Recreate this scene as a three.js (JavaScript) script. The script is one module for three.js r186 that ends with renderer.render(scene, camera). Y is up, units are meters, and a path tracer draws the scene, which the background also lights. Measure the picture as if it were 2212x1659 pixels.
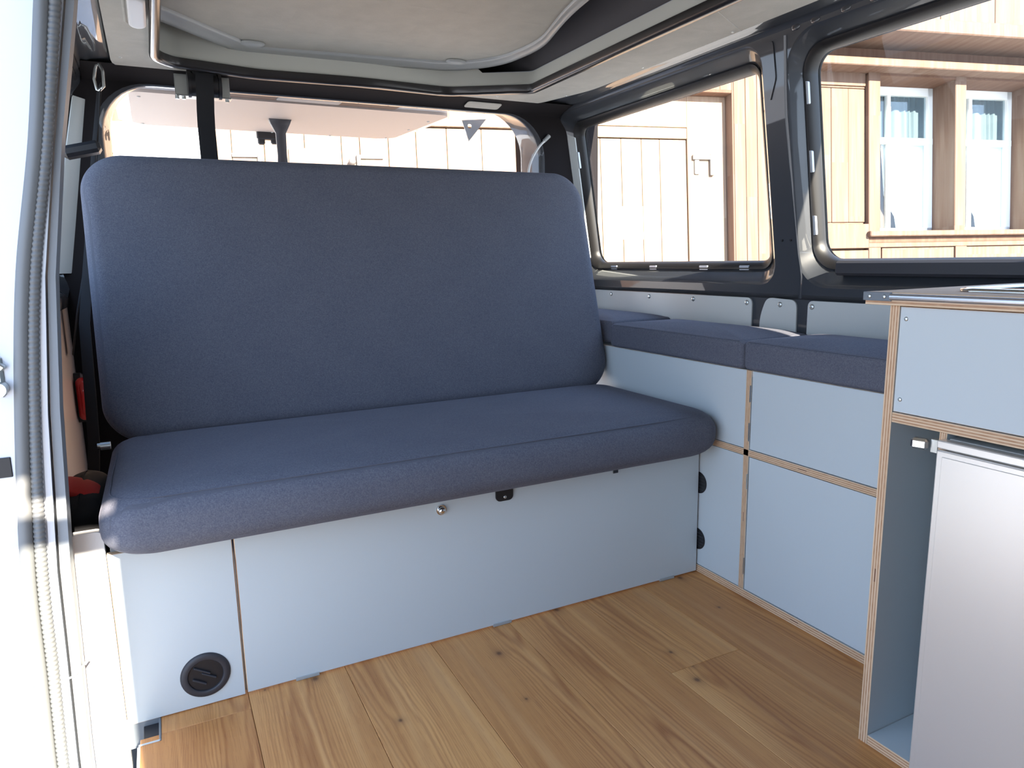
import * as THREE from 'three';
import { mergeGeometries } from 'three/addons/utils/BufferGeometryUtils.js';

// ------------------------------------------------------------------ camera, sky, sun, exposure
const scene = new THREE.Scene();
const EYE = new THREE.Vector3(-1.267, 0.861, 1.41);
const camera = new THREE.PerspectiveCamera(2 * Math.atan(829.5 / 1522.1) * 180 / Math.PI, 2212 / 1659, 0.02, 200);
{
  const yaw = 0.463645, pitch = 0.175557, roll = -0.0195037;
  const d = new THREE.Vector3(Math.sin(yaw) * Math.cos(pitch), -Math.sin(pitch), -Math.cos(yaw) * Math.cos(pitch));
  const r = new THREE.Vector3().crossVectors(d, new THREE.Vector3(0, 1, 0)).normalize(), u = new THREE.Vector3().crossVectors(r, d);
  const right = r.clone().multiplyScalar(Math.cos(roll)).addScaledVector(u, Math.sin(roll));
  const up = u.clone().multiplyScalar(Math.cos(roll)).addScaledVector(r, -Math.sin(roll));
  camera.position.copy(EYE);
  camera.quaternion.setFromRotationMatrix(new THREE.Matrix4().makeBasis(right, up, d.clone().negate()));
}
const renderer = new THREE.WebGLRenderer({ antialias: true });
renderer.toneMapping = THREE.LinearToneMapping;
renderer.toneMappingExposure = 6.1;
renderer.shadowMap.enabled = true;

const SUN_DIR = new THREE.Vector3(0.108, 0.58, 1.0).normalize();
// hazy summer sky: pale at the horizon, blue overhead, brighter towards the sun
{
  const W = 256, H = 128, data = new Float32Array(W * H * 4), hor = [0.49, 0.60, 0.75], zen = [0.16, 0.28, 0.52];
  for (let j = 0; j < H; j++) for (let i = 0; i < W; i++) {
    const el = ((j + 0.5) / H - 0.5) * Math.PI, az = ((i + 0.5) / W - 0.5) * 2 * Math.PI, y = Math.sin(el);
    const cs = Math.cos(az) * Math.cos(el) * SUN_DIR.x + y * SUN_DIR.y + Math.sin(az) * Math.cos(el) * SUN_DIR.z;
    const t = Math.pow(Math.max(0, y), 0.5), glow = 0.9 * Math.pow(Math.max(0, cs), 24) + 0.25 * Math.pow(Math.max(0, cs), 4), o = (j * W + i) * 4;
    for (let c = 0; c < 3; c++) data[o + c] = (hor[c] + (zen[c] - hor[c]) * t) * (1 + 0.15 * cs) + glow * [0.5, 0.47, 0.42][c];
    data[o + 3] = 1;
  }
  const skyMap = new THREE.DataTexture(data, W, H, THREE.RGBAFormat, THREE.FloatType);
  skyMap.mapping = THREE.EquirectangularReflectionMapping; skyMap.magFilter = THREE.LinearFilter; skyMap.needsUpdate = true;
  scene.background = skyMap; scene.environment = skyMap;
}
const sun = new THREE.DirectionalLight(0xfff1de, 5.0);
sun.name = 'sun';
sun.position.copy(SUN_DIR).multiplyScalar(20);
sun.castShadow = true;
sun.shadow.mapSize.set(4096, 4096);
Object.assign(sun.shadow.camera, { left: -9, right: 9, top: 9, bottom: -9, near: 1, far: 45 });
scene.add(sun, sun.target);

// ------------------------------------------------------------------ helpers
const R = Math.PI / 180, V3 = (x, y, z) => new THREE.Vector3(x, y, z);
let seed = 7;
const rnd = () => { seed = (seed * 1664525 + 1013904223) >>> 0; return seed / 4294967296; };
const hash = (x, y, s) => { let h = (x * 374761393 + y * 668265263 + s * 974634777) | 0; h = Math.imul(h ^ (h >>> 13), 1274126177); return ((h ^ (h >>> 16)) >>> 0) / 4294967296; };
function noise(x, y, s = 0) {
  const xi = Math.floor(x), yi = Math.floor(y), fx = x - xi, fy = y - yi, u = fx * fx * (3 - 2 * fx), v = fy * fy * (3 - 2 * fy);
  return (hash(xi, yi, s) * (1 - u) + hash(xi + 1, yi, s) * u) * (1 - v) + (hash(xi, yi + 1, s) * (1 - u) + hash(xi + 1, yi + 1, s) * u) * v;
}
const fbm = (x, y, s = 0, o = 4) => { let a = 0.5, t = 0; for (let i = 0; i < o; i++) { t += a * noise(x, y, s + i * 17); x *= 2.03; y *= 2.03; a *= 0.5; } return t / (1 - Math.pow(0.5, o)); };
const used = new Map();
const numbered = (n) => { const k = used.get(n) || 0; used.set(n, k + 1); return k ? n + '_' + String(k).padStart(3, '0') : n; };
function shadow(o) { o.castShadow = true; o.receiveShadow = true; return o; }
function thing(name, label, category, group, [x, y, z] = [0, 0, 0]) {
  const o = new THREE.Group(); o.name = numbered(name); o.position.set(x, y, z); scene.add(o);
  o.userData = { label, category }; if (group) o.userData.group = group;
  return o;
}
function part(parent, name, geo, mat, label) {
  const m = shadow(new THREE.Mesh(Array.isArray(geo) ? merged(geo) : geo, mat)); m.name = name; parent.add(m);
  if (label) m.userData.label = label;
  return m;
}
function single(name, geo, mat, label, category, group) {
  const m = shadow(new THREE.Mesh(Array.isArray(geo) ? merged(geo) : geo, mat)); m.name = numbered(name); scene.add(m);
  m.userData = { label, category }; if (group) m.userData.group = group;
  return m;
}
function structure(name, geo, mat, label) {
  const m = geo ? shadow(new THREE.Mesh(Array.isArray(geo) ? merged(geo) : geo, mat)) : new THREE.Group();
  m.name = numbered(name); scene.add(m); m.userData = { kind: 'structure' }; if (label) m.userData.label = label;
  return m;
}
function merged(list) {
  const l = list.map((g) => { let h = g.index ? g.toNonIndexed() : g; for (const k of Object.keys(h.attributes)) if (!['position', 'normal', 'uv'].includes(k)) h.deleteAttribute(k); if (!h.attributes.uv) h.setAttribute('uv', new THREE.BufferAttribute(new Float32Array(h.attributes.position.count * 2), 2)); h.clearGroups(); return h; });
  return mergeGeometries(l);
}
// uv in metres from the dominant normal
function planarUV(g, ox = 0, oy = 0) {
  const p = g.attributes.position, n = g.attributes.normal, uv = new Float32Array(p.count * 2);
  for (let i = 0; i < p.count; i++) {
    const a = Math.abs(n.getX(i)), b = Math.abs(n.getY(i)), c = Math.abs(n.getZ(i));
    const [u, v] = a >= b && a >= c ? [p.getZ(i), p.getY(i)] : b >= c ? [p.getX(i), p.getZ(i)] : [p.getX(i), p.getY(i)];
    uv[2 * i] = u + ox; uv[2 * i + 1] = v + oy;
  }
  g.setAttribute('uv', new THREE.BufferAttribute(uv, 2)); return g;
}
// Box with chamfered edges; groups 0..2 are the faces across x, y, z (edge strips belong to group 3)
function chamfer(x0, x1, y0, y1, z0, z1, c = 0.0008) {
  const lo = [x0, y0, z0], hi = [x1, y1, z1];
  c = Math.min(c, ...[0, 1, 2].map((k) => (hi[k] - lo[k]) * 0.45));
  const pos = [], buckets = [[], [], [], []];
  const pt = (s, k) => [0, 1, 2].map((a) => (s[a] > 0 ? hi[a] - (a === k ? 0 : c) : lo[a] + (a === k ? 0 : c)));
  const quad = (b, q) => buckets[b].push(q);
  for (let k = 0; k < 3; k++) for (const sg of [-1, 1]) {
    const i = (k + 1) % 3, j = (k + 2) % 3, mk = (a, b) => { const s = [0, 0, 0]; s[k] = sg; s[i] = a; s[j] = b; return pt(s, k); };
    const q = [mk(-1, -1), mk(1, -1), mk(1, 1), mk(-1, 1)]; quad(k, sg > 0 ? q : q.reverse());
  }
  const cen = [0, 1, 2].map((a) => (lo[a] + hi[a]) / 2);
  const orient = (q) => { const A = V3(...q[0]), n = V3(...q[1]).sub(A).cross(V3(...q[2]).sub(A)); const m = V3(0, 0, 0); q.forEach((p) => m.add(V3(...p))); m.multiplyScalar(1 / q.length).sub(V3(...cen)); return n.dot(m) < 0 ? q.slice().reverse() : q; };
  for (let k = 0; k < 3; k++) { const i = (k + 1) % 3, j = (k + 2) % 3; for (const a of [-1, 1]) for (const b of [-1, 1]) { const s0 = [0, 0, 0], s1 = [0, 0, 0]; s0[k] = -1; s1[k] = 1; s0[i] = s1[i] = a; s0[j] = s1[j] = b; quad(3, orient([pt(s0, i), pt(s1, i), pt(s1, j), pt(s0, j)])); } }
  for (const a of [-1, 1]) for (const b of [-1, 1]) for (const d of [-1, 1]) buckets[3].push(orient([pt([a, b, d], 0), pt([a, b, d], 1), pt([a, b, d], 2)]));
  const g = new THREE.BufferGeometry(); let n = 0;
  buckets.forEach((list, bi) => { const st = n; for (const q of list) for (let t = 1; t < q.length - 1; t++) { for (const p of [q[0], q[t], q[t + 1]]) pos.push(...p); n += 3; } g.addGroup(st, n - st, bi); });
  g.setAttribute('position', new THREE.Float32BufferAttribute(pos, 3)); g.computeVertexNormals();
  return planarUV(g);
}
const box = (...a) => { const g = chamfer(...a); g.clearGroups(); return g; };
// Plywood board with laminated faces: t is the axis of its thickness; edges show the plies
function ply(parent, name, x0, x1, y0, y1, z0, z1, t, face, label) {
  const g = chamfer(x0, x1, y0, y1, z0, z1, 0.0006), lo = [x0, y0, z0][t], th = [x1, y1, z1][t] - lo;
  const p = g.attributes.position, uv = g.attributes.uv;
  for (const gr of g.groups) { if (gr.materialIndex === t) continue; for (let i = gr.start; i < gr.start + gr.count; i++) { const q = [p.getX(i), p.getY(i), p.getZ(i)], o = [0, 1, 2].filter((k) => k !== t); uv.setXY(i, (q[o[0]] + q[o[1]]) * 1.4, (q[t] - lo) / th); } }
  const mats = [M.plyEdge, M.plyEdge, M.plyEdge, M.plyEdge]; mats[t] = face;
  return part(parent, name, g, mats, label);
}
function tube(pts, r, seg = 48, rs = 8, closed = false, tension = 0.5) { return new THREE.TubeGeometry(new THREE.CatmullRomCurve3(pts, closed, 'centripetal', tension), seg, r, rs, closed); }
// sweep along straight segments without overshoot
function polyTube(pts, r, rs = 8, closed = false) { const c = new THREE.CurvePath(); for (let i = 0; i < pts.length - (closed ? 0 : 1); i++) c.add(new THREE.LineCurve3(pts[i], pts[(i + 1) % pts.length])); return new THREE.TubeGeometry(c, pts.length * 3, r, rs, closed); }
// loops of points -> skinned surface
function loft(loops, closed = true) {
  const n = loops[0].length, pos = [], idx = [];
  loops.forEach((l) => l.forEach((p) => pos.push(p.x, p.y, p.z)));
  for (let k = 0; k < loops.length - 1; k++) for (let i = 0; i < (closed ? n : n - 1); i++) { const a = k * n + i, b = k * n + (i + 1) % n, c = a + n, d = b + n; idx.push(a, b, d, a, d, c); }
  const g = new THREE.BufferGeometry(); g.setAttribute('position', new THREE.Float32BufferAttribute(pos, 3)); g.setIndex(idx); g.computeVertexNormals();
  return planarUV(g);
}
function roundRect(a0, a1, b0, b1, r, n = 8) { // r: [a0b0, a1b0, a1b1, a0b1]
  const q = Array.isArray(r) ? r : [r, r, r, r], out = [];
  [[a0 + q[0], b0 + q[0], 180], [a1 - q[1], b0 + q[1], 270], [a1 - q[2], b1 - q[2], 0], [a0 + q[3], b1 - q[3], 90]].forEach(([x, y, s], k) => { for (let i = 0; i <= n; i++) { const t = (s + 90 * i / n) * R; out.push([x + q[k] * Math.cos(t), y + q[k] * Math.sin(t)]); } });
  return out;
}
function roundPoly(pts, r, n = 5) { // polygon with rounded corners in 2D
  const out = [], N = pts.length;
  pts.forEach((p, i) => {
    const rr = Array.isArray(r) ? r[i] : r, a = new THREE.Vector2(...pts[(i + N - 1) % N]), b = new THREE.Vector2(...p), c = new THREE.Vector2(...pts[(i + 1) % N]);
    const u = a.clone().sub(b), w = c.clone().sub(b), m = Math.min(rr, u.length() * 0.45, w.length() * 0.45); u.setLength(m); w.setLength(m);
    for (let k = 0; k <= n; k++) { const t = k / n, A = b.clone().add(u), C = b.clone().add(w); out.push([(1 - t) ** 2 * A.x + 2 * t * (1 - t) * b.x + t * t * C.x, (1 - t) ** 2 * A.y + 2 * t * (1 - t) * b.y + t * t * C.y]); }
  });
  return out;
}
const shapeOf = (pts, holes = []) => { const s = new THREE.Shape(pts.map((p) => new THREE.Vector2(...p))); for (const h of holes) s.holes.push(new THREE.Path(h.map((p) => new THREE.Vector2(...p)))); return s; };
// flat sheet from a 2D outline mapped into space by f(a, b)
function sheet(outline, holes, f) {
  const g = new THREE.ShapeGeometry(shapeOf(outline, holes), 1), p = g.attributes.position;
  for (let i = 0; i < p.count; i++) { const q = f(p.getX(i), p.getY(i)); p.setXYZ(i, q.x, q.y, q.z); }
  g.computeVertexNormals(); return planarUV(g);
}
// solid plate: outline in (a, b), thickness along the third axis. f(a, b, t) with t in 0..1
function plate(outline, holes, f) {
  const parts = [sheet(outline, holes, (a, b) => f(a, b, 0)), sheet(outline, holes, (a, b) => f(a, b, 1))];
  for (const l of [outline, ...holes]) parts.push(loft([l.map(([a, b]) => f(a, b, 0)), l.map(([a, b]) => f(a, b, 1))]));
  return merged(parts);
}
function cyl(r0, r1, h, at, axis, n = 20) { const g = new THREE.CylinderGeometry(r1, r0, h, n); if (axis === 'x') g.rotateZ(-Math.PI / 2); if (axis === 'z') g.rotateX(Math.PI / 2); g.translate(...at); return g; }
function screwGeo(r, axis, at) { const g = new THREE.SphereGeometry(r, 12, 6, 0, Math.PI * 2, 0, Math.PI / 2); g.scale(1, 0.55, 1); if (axis === '-x') g.rotateZ(Math.PI / 2); if (axis === '-y') g.rotateX(Math.PI); if (axis === 'z') g.rotateX(Math.PI / 2); g.translate(...at); return g; }
// upholstered cushion: rounded outline (w x d, centre 0), thickness h, rim radius rb, crown puff
function cushion(w, d, h, rc, rb, puff, puffB = 0) {
  const N = 28, out = roundRect(-w / 2, w / 2, -d / 2, d / 2, rc, N), refined = [];
  out.forEach((p, i) => { const q = out[(i + 1) % out.length], L = Math.hypot(q[0] - p[0], q[1] - p[1]), k = Math.max(1, Math.round(L / 0.05)); for (let j = 0; j < k; j++) refined.push([p[0] + (q[0] - p[0]) * j / k, p[1] + (q[1] - p[1]) * j / k]); });
  const ring = (inset, y, s = 1) => refined.map(([x, z]) => { const X = Math.sign(x) * Math.max(0, Math.abs(x) - inset * Math.min(1, Math.abs(x) / (w / 2 - rc) )), Z = Math.sign(z) * Math.max(0, Math.abs(z) - inset * Math.min(1, Math.abs(z) / (d / 2 - rc))); return V3(X * s, y, Z * s); });
  const loops = [], top = h / 2, S = 10;
  for (let k = 0; k <= S; k++) { const s = Math.max(0.002, k / S); loops.push(ring(rb, top + puff * Math.pow(1 - s * s, 0.8), s)); }
  for (let k = 1; k <= 8; k++) { const t = k / 8 * Math.PI / 2; loops.push(ring(rb * (1 - Math.sin(t)), top - rb * (1 - Math.cos(t)))); }
  for (let k = 0; k <= 8; k++) { const t = k / 8 * Math.PI / 2; loops.push(ring(rb * (1 - Math.cos(t)), -top + rb * (1 - Math.sin(t)))); }
  for (let k = S - 1; k >= 0; k--) { const s = Math.max(0.002, k / S); loops.push(ring(rb, -top - puffB * (1 - s * s), s)); }
  return loft(loops);
}

// ------------------------------------------------------------------ textures and materials
function texture(W, H, fn, srgb = true) {
  const data = new Uint8Array(W * H * 4);
  for (let y = 0; y < H; y++) for (let x = 0; x < W; x++) { const c = fn(x / W, y / H, x, y), o = (y * W + x) * 4; data[o] = c[0]; data[o + 1] = c[1] ?? c[0]; data[o + 2] = c[2] ?? c[0]; data[o + 3] = 255; }
  const t = new THREE.DataTexture(data, W, H); t.wrapS = t.wrapT = THREE.RepeatWrapping; t.magFilter = THREE.LinearFilter; t.minFilter = THREE.LinearMipmapLinearFilter; t.generateMipmaps = true;
  if (srgb) t.colorSpace = THREE.SRGBColorSpace; t.needsUpdate = true; return t;
}
const mix = (a, b, t) => a.map((v, i) => v + (b[i] - v) * t), cl = (x) => Math.min(1, Math.max(0, x));
const sized = (t, mx, my) => { const c = t.clone(); c.repeat.set(1 / mx, 1 / my); c.needsUpdate = true; return c; };
const weaveBump = texture(256, 256, (u, v, x, y) => { const k = 4, a = Math.floor(x / k), b = Math.floor(y / k), over = (a + b) % 2, fx = (x % k) / k - 0.4, fy = (y % k) / k - 0.4; return [60 + 150 * (over ? 1 - fx * fx * 3 : 1 - fy * fy * 3) * (0.7 + 0.3 * hash(a, b, 3))]; }, false);
const weaveColor = texture(512, 512, (u, v, x, y) => { const n = hash(x >> 1, y >> 1, 5) * 0.5 + hash(x >> 2, y, 6) * 0.25 + hash(x, y >> 2, 8) * 0.25, l = 0.5 + 0.5 * Math.sin(u * 6.283 * 2 + 3 * Math.sin(v * 6.283)); return mix([178, 182, 200], [255, 255, 255], cl(n * 0.95 + l * 0.05)); });
const plyTex = texture(512, 64, (u, v, x, y) => {
  const k = v * 7, layer = Math.floor(k), f = k - layer, odd = layer % 2, e = Math.min(f, 1 - f);
  let c = odd ? mix([192, 150, 114], [172, 126, 90], noise(u * 90, layer, 2)) : mix([230, 202, 168], [214, 182, 146], noise(u * 16, layer * 3.1, 4));
  c = mix(c, [120, 78, 52], cl(1 - e * 9) * 0.35);
  const void_ = noise(u * 7, layer * 1.7, 9); if (odd && void_ > 0.86) c = mix(c, [92, 52, 34], 0.8);
  return mix(c, [255, 240, 220], 0.08 * hash(x, y, 3));
});
function oakTex(s) {
  const cx = 0.03 + 0.14 * hash(s, 1, 2), flip = hash(s, 2, 2) > 0.5 ? 1 : -1, knots = [0, 1].map((k) => [0.03 + 0.14 * hash(s, k, 11), 1.0 * hash(s, k, 12), 0.003 + 0.007 * hash(s, k, 13)]), tone = hash(s, 4, 4);
  return texture(320, 1200, (u, v) => {
    const x = u * 0.2, y = v * 1.0;
    let wx = x - cx + 0.028 * (fbm(x * 6 + s, y * 2.2, s) - 0.5) + 0.03 * (noise(y * 1.7, s, s + 5) - 0.5), dark = 0;
    let wy = y * flip;
    for (const [kx, ky, kr] of knots) { const dx = x - kx, dy = (y - ky) * 0.45, d = Math.hypot(dx, dy); wx += dx * 0.9 * Math.exp(-d * d / (kr * kr * 7)); const c2 = Math.hypot(dx, (y - ky) * 0.8); dark += Math.exp(-c2 * c2 / (kr * kr * 0.45)) * 0.9 + Math.exp(-c2 * c2 / (kr * kr * 5)) * 0.3; }
    const t = wx * wx * 210 + wy * 0.55 + 0.5 * fbm(x * 10, y * 1.6, s + 3), ring = 0.5 + 0.5 * Math.sin(6.283 * t * 7.5), str = Math.exp(-Math.abs(wx) * 14);
    const straight = fbm(x * 150 + 8 * (noise(x * 8, y * 1.2, s + 8)), y * 2.4, s + 21, 3), pores = noise(x * 1100, y * 26, s + 30);
    const low = fbm(x * 9, y * 1.9, s + 40, 3);
    let k = 0.42 * str * Math.pow(ring, 2.2) + 0.42 * (straight - 0.3) + 0.75 * (low - 0.42) + (pores > 0.72 ? 0.13 : 0);
    let c = mix([222, 162, 98], [150, 90, 46], cl(k + 0.1 * tone));
    c = mix(c, [232, 184, 130], cl((fbm(x * 40, y * 1.3, s + 50, 2) - 0.6) * 2.2) * 0.5);
    return mix(c, [62, 36, 24], cl(dark) * 0.6);
  });
}
const houseWood = texture(256, 512, (u, v) => { const g = fbm(u * 22 + noise(u * 3, v * 2, 1) * 2, v * 3, 60, 4), f = noise(u * 120, v * 10, 61); return mix([205, 178, 150], [174, 136, 106], cl(g * 1.3 - 0.25 + f * 0.15)); });
const mottle = texture(256, 256, (u, v) => { const n = fbm(u * 8, v * 8, 70, 4), f = hash(Math.floor(u * 256), Math.floor(v * 256), 71); return [225 + 22 * n + 8 * f, 225 + 22 * n + 8 * f, 225 + 22 * n + 8 * f]; });
const hplBump = texture(256, 256, (u, v, x, y) => [128 + 60 * (hash(x, y, 80) - 0.5) + 60 * (noise(u * 60, v * 60, 81) - 0.5)], false);

const std = (o) => new THREE.MeshStandardMaterial(o), phys = (o) => new THREE.MeshPhysicalMaterial(o), lin = (r, g, b) => new THREE.Color().setRGB(r, g, b);
const M = {
  paint: phys({ color: lin(0.032, 0.036, 0.043), metalness: 0.0, roughness: 0.45, clearcoat: 1, clearcoatRoughness: 0.03 }),
  paintDark: phys({ color: lin(0.016, 0.014, 0.015), roughness: 0.9, specularIntensity: 0.2 }),
  silver: phys({ color: lin(0.5, 0.53, 0.58), metalness: 0.25, roughness: 0.4, clearcoat: 1, clearcoatRoughness: 0.08 }),
  hpl: std({ color: lin(0.555, 0.60, 0.605), roughness: 0.42, bumpMap: sized(hplBump, 0.12, 0.12), bumpScale: 0.00006 }),
  hplDark: std({ color: lin(0.24, 0.26, 0.28), roughness: 0.5 }),
  plyEdge: std({ map: plyTex, roughness: 0.6 }),
  fabric: phys({ color: lin(0.150, 0.152, 0.174), map: sized(weaveColor, 0.42, 0.42), bumpMap: sized(weaveBump, 0.13, 0.13), bumpScale: 0.0006, roughness: 0.92, sheen: 0.8, sheenRoughness: 0.5, sheenColor: lin(0.2, 0.2, 0.26) }),
  seam: std({ color: lin(0.04, 0.046, 0.065), roughness: 0.95 }),
  headliner: std({ color: lin(0.5, 0.485, 0.435), roughness: 0.75, map: sized(mottle, 0.3, 0.3) }),
  openWall: std({ color: lin(0.56, 0.56, 0.50), roughness: 0.6 }),
  bedPanel: std({ color: lin(0.40, 0.385, 0.33), roughness: 0.6, map: sized(mottle, 0.3, 0.3) }),
  greyTrim: std({ color: lin(0.36, 0.37, 0.36), roughness: 0.4 }),
  rubber: std({ color: lin(0.012, 0.011, 0.011), roughness: 0.45 }),
  rimRubber: phys({ color: lin(0.016, 0.014, 0.014), roughness: 0.28, clearcoat: 0.4, clearcoatRoughness: 0.2 }),
  sealRubber: std({ color: lin(0.14, 0.145, 0.145), roughness: 0.5 }),
  black: std({ color: lin(0.012, 0.012, 0.014), roughness: 0.4 }),
  blackSatin: std({ color: lin(0.03, 0.03, 0.036), roughness: 0.5 }),
  webbing: std({ color: lin(0.010, 0.010, 0.012), roughness: 0.85 }),
  tent: std({ color: lin(0.07, 0.066, 0.07), roughness: 0.95, side: THREE.DoubleSide }),
  zinc: std({ color: lin(0.62, 0.64, 0.62), metalness: 0.9, roughness: 0.32 }),
  chrome: std({ color: lin(0.75, 0.75, 0.74), metalness: 1, roughness: 0.16 }),
  alu: std({ color: lin(0.55, 0.56, 0.60), metalness: 0.9, roughness: 0.3 }),
  panelGrey: std({ color: lin(0.55, 0.57, 0.55), roughness: 0.45 }),
  whitePlastic: std({ color: lin(0.75, 0.75, 0.76), roughness: 0.4 }),
  fridge: phys({ color: lin(0.8, 0.765, 0.71), metalness: 0.55, roughness: 0.34, clearcoat: 0.3, clearcoatRoughness: 0.3 }),
  worktop: std({ color: lin(0.72, 0.54, 0.40), roughness: 0.85, map: sized(mottle, 0.2, 0.2) }),
  hobGlass: phys({ color: lin(0.10, 0.16, 0.24), roughness: 0.06, clearcoat: 1, clearcoatRoughness: 0.03 }),
  glass: phys({ color: lin(0.95, 0.98, 0.97), transmission: 1, thickness: 0, roughness: 0, ior: 1.45, specularIntensity: 0.45 }),
  greyPocket: std({ color: lin(0.16, 0.18, 0.2), roughness: 0.55 }),
  beige: phys({ color: lin(0.42, 0.33, 0.28), roughness: 0.35, clearcoat: 0.4, clearcoatRoughness: 0.2 }),
  red: phys({ color: lin(0.72, 0.02, 0.025), roughness: 0.25, clearcoat: 1, clearcoatRoughness: 0.05 }),
  redCloth: std({ color: lin(0.6, 0.035, 0.03), roughness: 0.8 }),
  house: std({ map: houseWood, color: lin(0.27, 0.245, 0.255), roughness: 0.75 }),
  housePale: std({ map: houseWood, color: lin(0.5, 0.51, 0.53), roughness: 0.75 }),
  houseDark: std({ map: houseWood, color: lin(0.22, 0.165, 0.15), roughness: 0.8 }),
  windowWhite: std({ color: lin(0.78, 0.8, 0.78), roughness: 0.5 }),
  curtain: std({ color: lin(0.13, 0.155, 0.165), roughness: 0.9 }),
  blind: std({ color: lin(0.85, 0.88, 0.9), roughness: 0.8 }),
  housePane: phys({ color: lin(0.9, 0.95, 0.97), transmission: 1, thickness: 0, roughness: 0, ior: 1.5 }),
  poly: phys({ color: lin(0.85, 0.88, 0.92), transmission: 0.45, thickness: 0, roughness: 0.9 }),
  ironLight: std({ color: lin(0.2, 0.19, 0.175), metalness: 0.4, roughness: 0.5 }),
  ground: std({ color: lin(0.40, 0.40, 0.395), roughness: 0.9, map: sized(mottle, 1.2, 1.2) }),
  tailLiner: std({ color: lin(0.38, 0.325, 0.29), roughness: 0.6 }),
  tintGlass: std({ color: lin(0.055, 0.028, 0.02), roughness: 0.7 }),
  cable: std({ color: lin(0.7, 0.7, 0.68), roughness: 0.4 }),
};

// ------------------------------------------------------------------ the van body (setting)
const CX = -0.63;                                                  // middle of the van across
const wallX = (y, off = 0) => 0.215 - 0.155 * (y - 0.84) + off;    // inner skin of the side above the belt line, leaning in
const onR = (off) => (z, y) => V3(wallX(y, off), y, z), onL = (off) => (z, y) => V3(2 * CX - wallX(y, off), y, z);
// window apertures in (z, y): hole in the inner skin, and the glass outline
const W1 = { hole: roundRect(-0.968, 0.026, 0.778, 1.381, [0.07, 0.06, 0.06, 0.06]), glass: roundRect(-0.912, -0.042, 0.843, 1.332, [0.045, 0.035, 0.03, 0.03]) };
const W2 = { hole: roundRect(0.098, 1.06, 0.774, 1.375, [0.085, 0.08, 0.08, 0.09]), glass: roundRect(0.128, 1.01, 0.846, 1.332, [0.05, 0.05, 0.05, 0.045]) };
const mixL = (A, B, t) => A.map((p, i) => [p[0] + (B[i][0] - p[0]) * t, p[1] + (B[i][1] - p[1]) * t]);
function sideWall(name, on, z0, z1, wins) {
  const w = structure(name);
  part(w, 'inner_skin', sheet([[z0, 0.755], [z1, 0.755], [z1, 1.392], [z0, 1.392]], wins.map((k) => k.hole), on(0)), M.paint);
  part(w, 'outer_skin', sheet([[z0, 0.3], [z1, 0.3], [z1, 1.42], [z0, 1.42]], wins.map((k) => mixL(k.hole, k.glass, 0.97)), on(0.085)), M.silver);
  return w;
}
function sideWindow(name, on, k, clips) {
  const g = structure(name), mid = mixL(k.hole, k.glass, 0.64), near = mixL(k.hole, k.glass, 0.14);
  part(g, 'window_frame', loft([k.hole.map(([a, b]) => on(0)(a, b)), near.map(([a, b]) => on(0.006)(a, b)), mixL(k.hole, k.glass, 0.52).map(([a, b]) => on(0.036)(a, b)), mid.map(([a, b]) => on(0.044)(a, b))]), M.paint);
  part(g, 'gasket', loft([mid.map(([a, b]) => on(0.044)(a, b)), mid.map(([a, b]) => on(0.038)(a, b)), mixL(k.hole, k.glass, 0.9).map(([a, b]) => on(0.052)(a, b)), k.glass.map(([a, b]) => on(0.066)(a, b)), k.glass.map(([a, b]) => on(0.075)(a, b))]), M.rubber, 'black rubber gasket round the glass');
  part(g, 'pane', sheet(mixL(k.hole, k.glass, 0.98), [], on(0.07)), M.glass);
  for (const [z, y, dz, dy] of clips || []) part(g, 'clip', plate(roundRect(z - dz, z + dz, y - dy, y + dy, 0.003, 2), [], (a, b, t) => on(0.048 - 0.007 * t)(a, b)), M.silver, 'small pale retaining clip');
  return g;
}
const wallRight = sideWall('wall_right', onR, -1.06, 1.66, [W1, W2]);
part(wallRight, 'lower_panel', box(0.236, 0.3, -0.5, 0.768, -1.06, 2.76), M.paint);
part(wallRight, 'belt_ledge', loft([[-1.06, 1.66].map((z) => V3(0.2285, 0.756, z)), [-1.06, 1.66].map((z) => V3(0.236, 0.742, z)), [-1.06, 1.66].map((z) => V3(0.30, 0.742, z))], false), M.paint);
// roof rail over the windows: a folded strip from the top of the skin to the headliner
const railProfile = (s) => [[wallX(1.385), 1.385], [0.122, 1.398], [0.108, 1.396], [0.098, 1.401], [0.05, 1.405], [0.05, 1.425], [0.30, 1.425]].map(([x, y]) => V3(s > 0 ? x : 2 * CX - x, y, 0));
const rail = (s, z0, z1) => loft([0, 1].map((k) => railProfile(s).map((p) => V3(p.x, p.y, k ? z1 : z0))), false);
part(wallRight, 'roof_rail', rail(1, -1.06, 1.66), M.paint);
for (const z of [0.135, 0.19, 0.27, 0.34, 0.42]) part(wallRight, 'plug', (() => { const g = new THREE.SphereGeometry(0.011, 14, 8); g.scale(0.25, 0.8, 1.2); g.translate(wallX(1.38) - 0.0005, 1.3835, z); return g; })(), M.paint);
part(wallRight, 'pillar_plate', plate(roundPoly([[0.034, 1.375], [0.066, 1.37], [0.068, 1.285], [0.046, 1.235]], 0.008, 3), [], (a, b, t) => onR(-0.003 * t)(a, b)), M.paint);
part(wallRight, 'pillar_rib', loft([[[0.10, 1.372], [0.088, 1.2], [0.098, 0.86], [0.105, 0.80], [0.095, 0.745]], [[0.103, 1.372], [0.092, 1.2], [0.102, 0.86], [0.109, 0.80], [0.1, 0.745]], [[0.108, 1.372], [0.097, 1.2], [0.107, 0.86], [0.114, 0.80], [0.105, 0.745]]].map((l, i) => l.map(([z, y]) => onR(i === 1 ? -0.006 : 0.001)(z, y))), false), M.paint);
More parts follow.
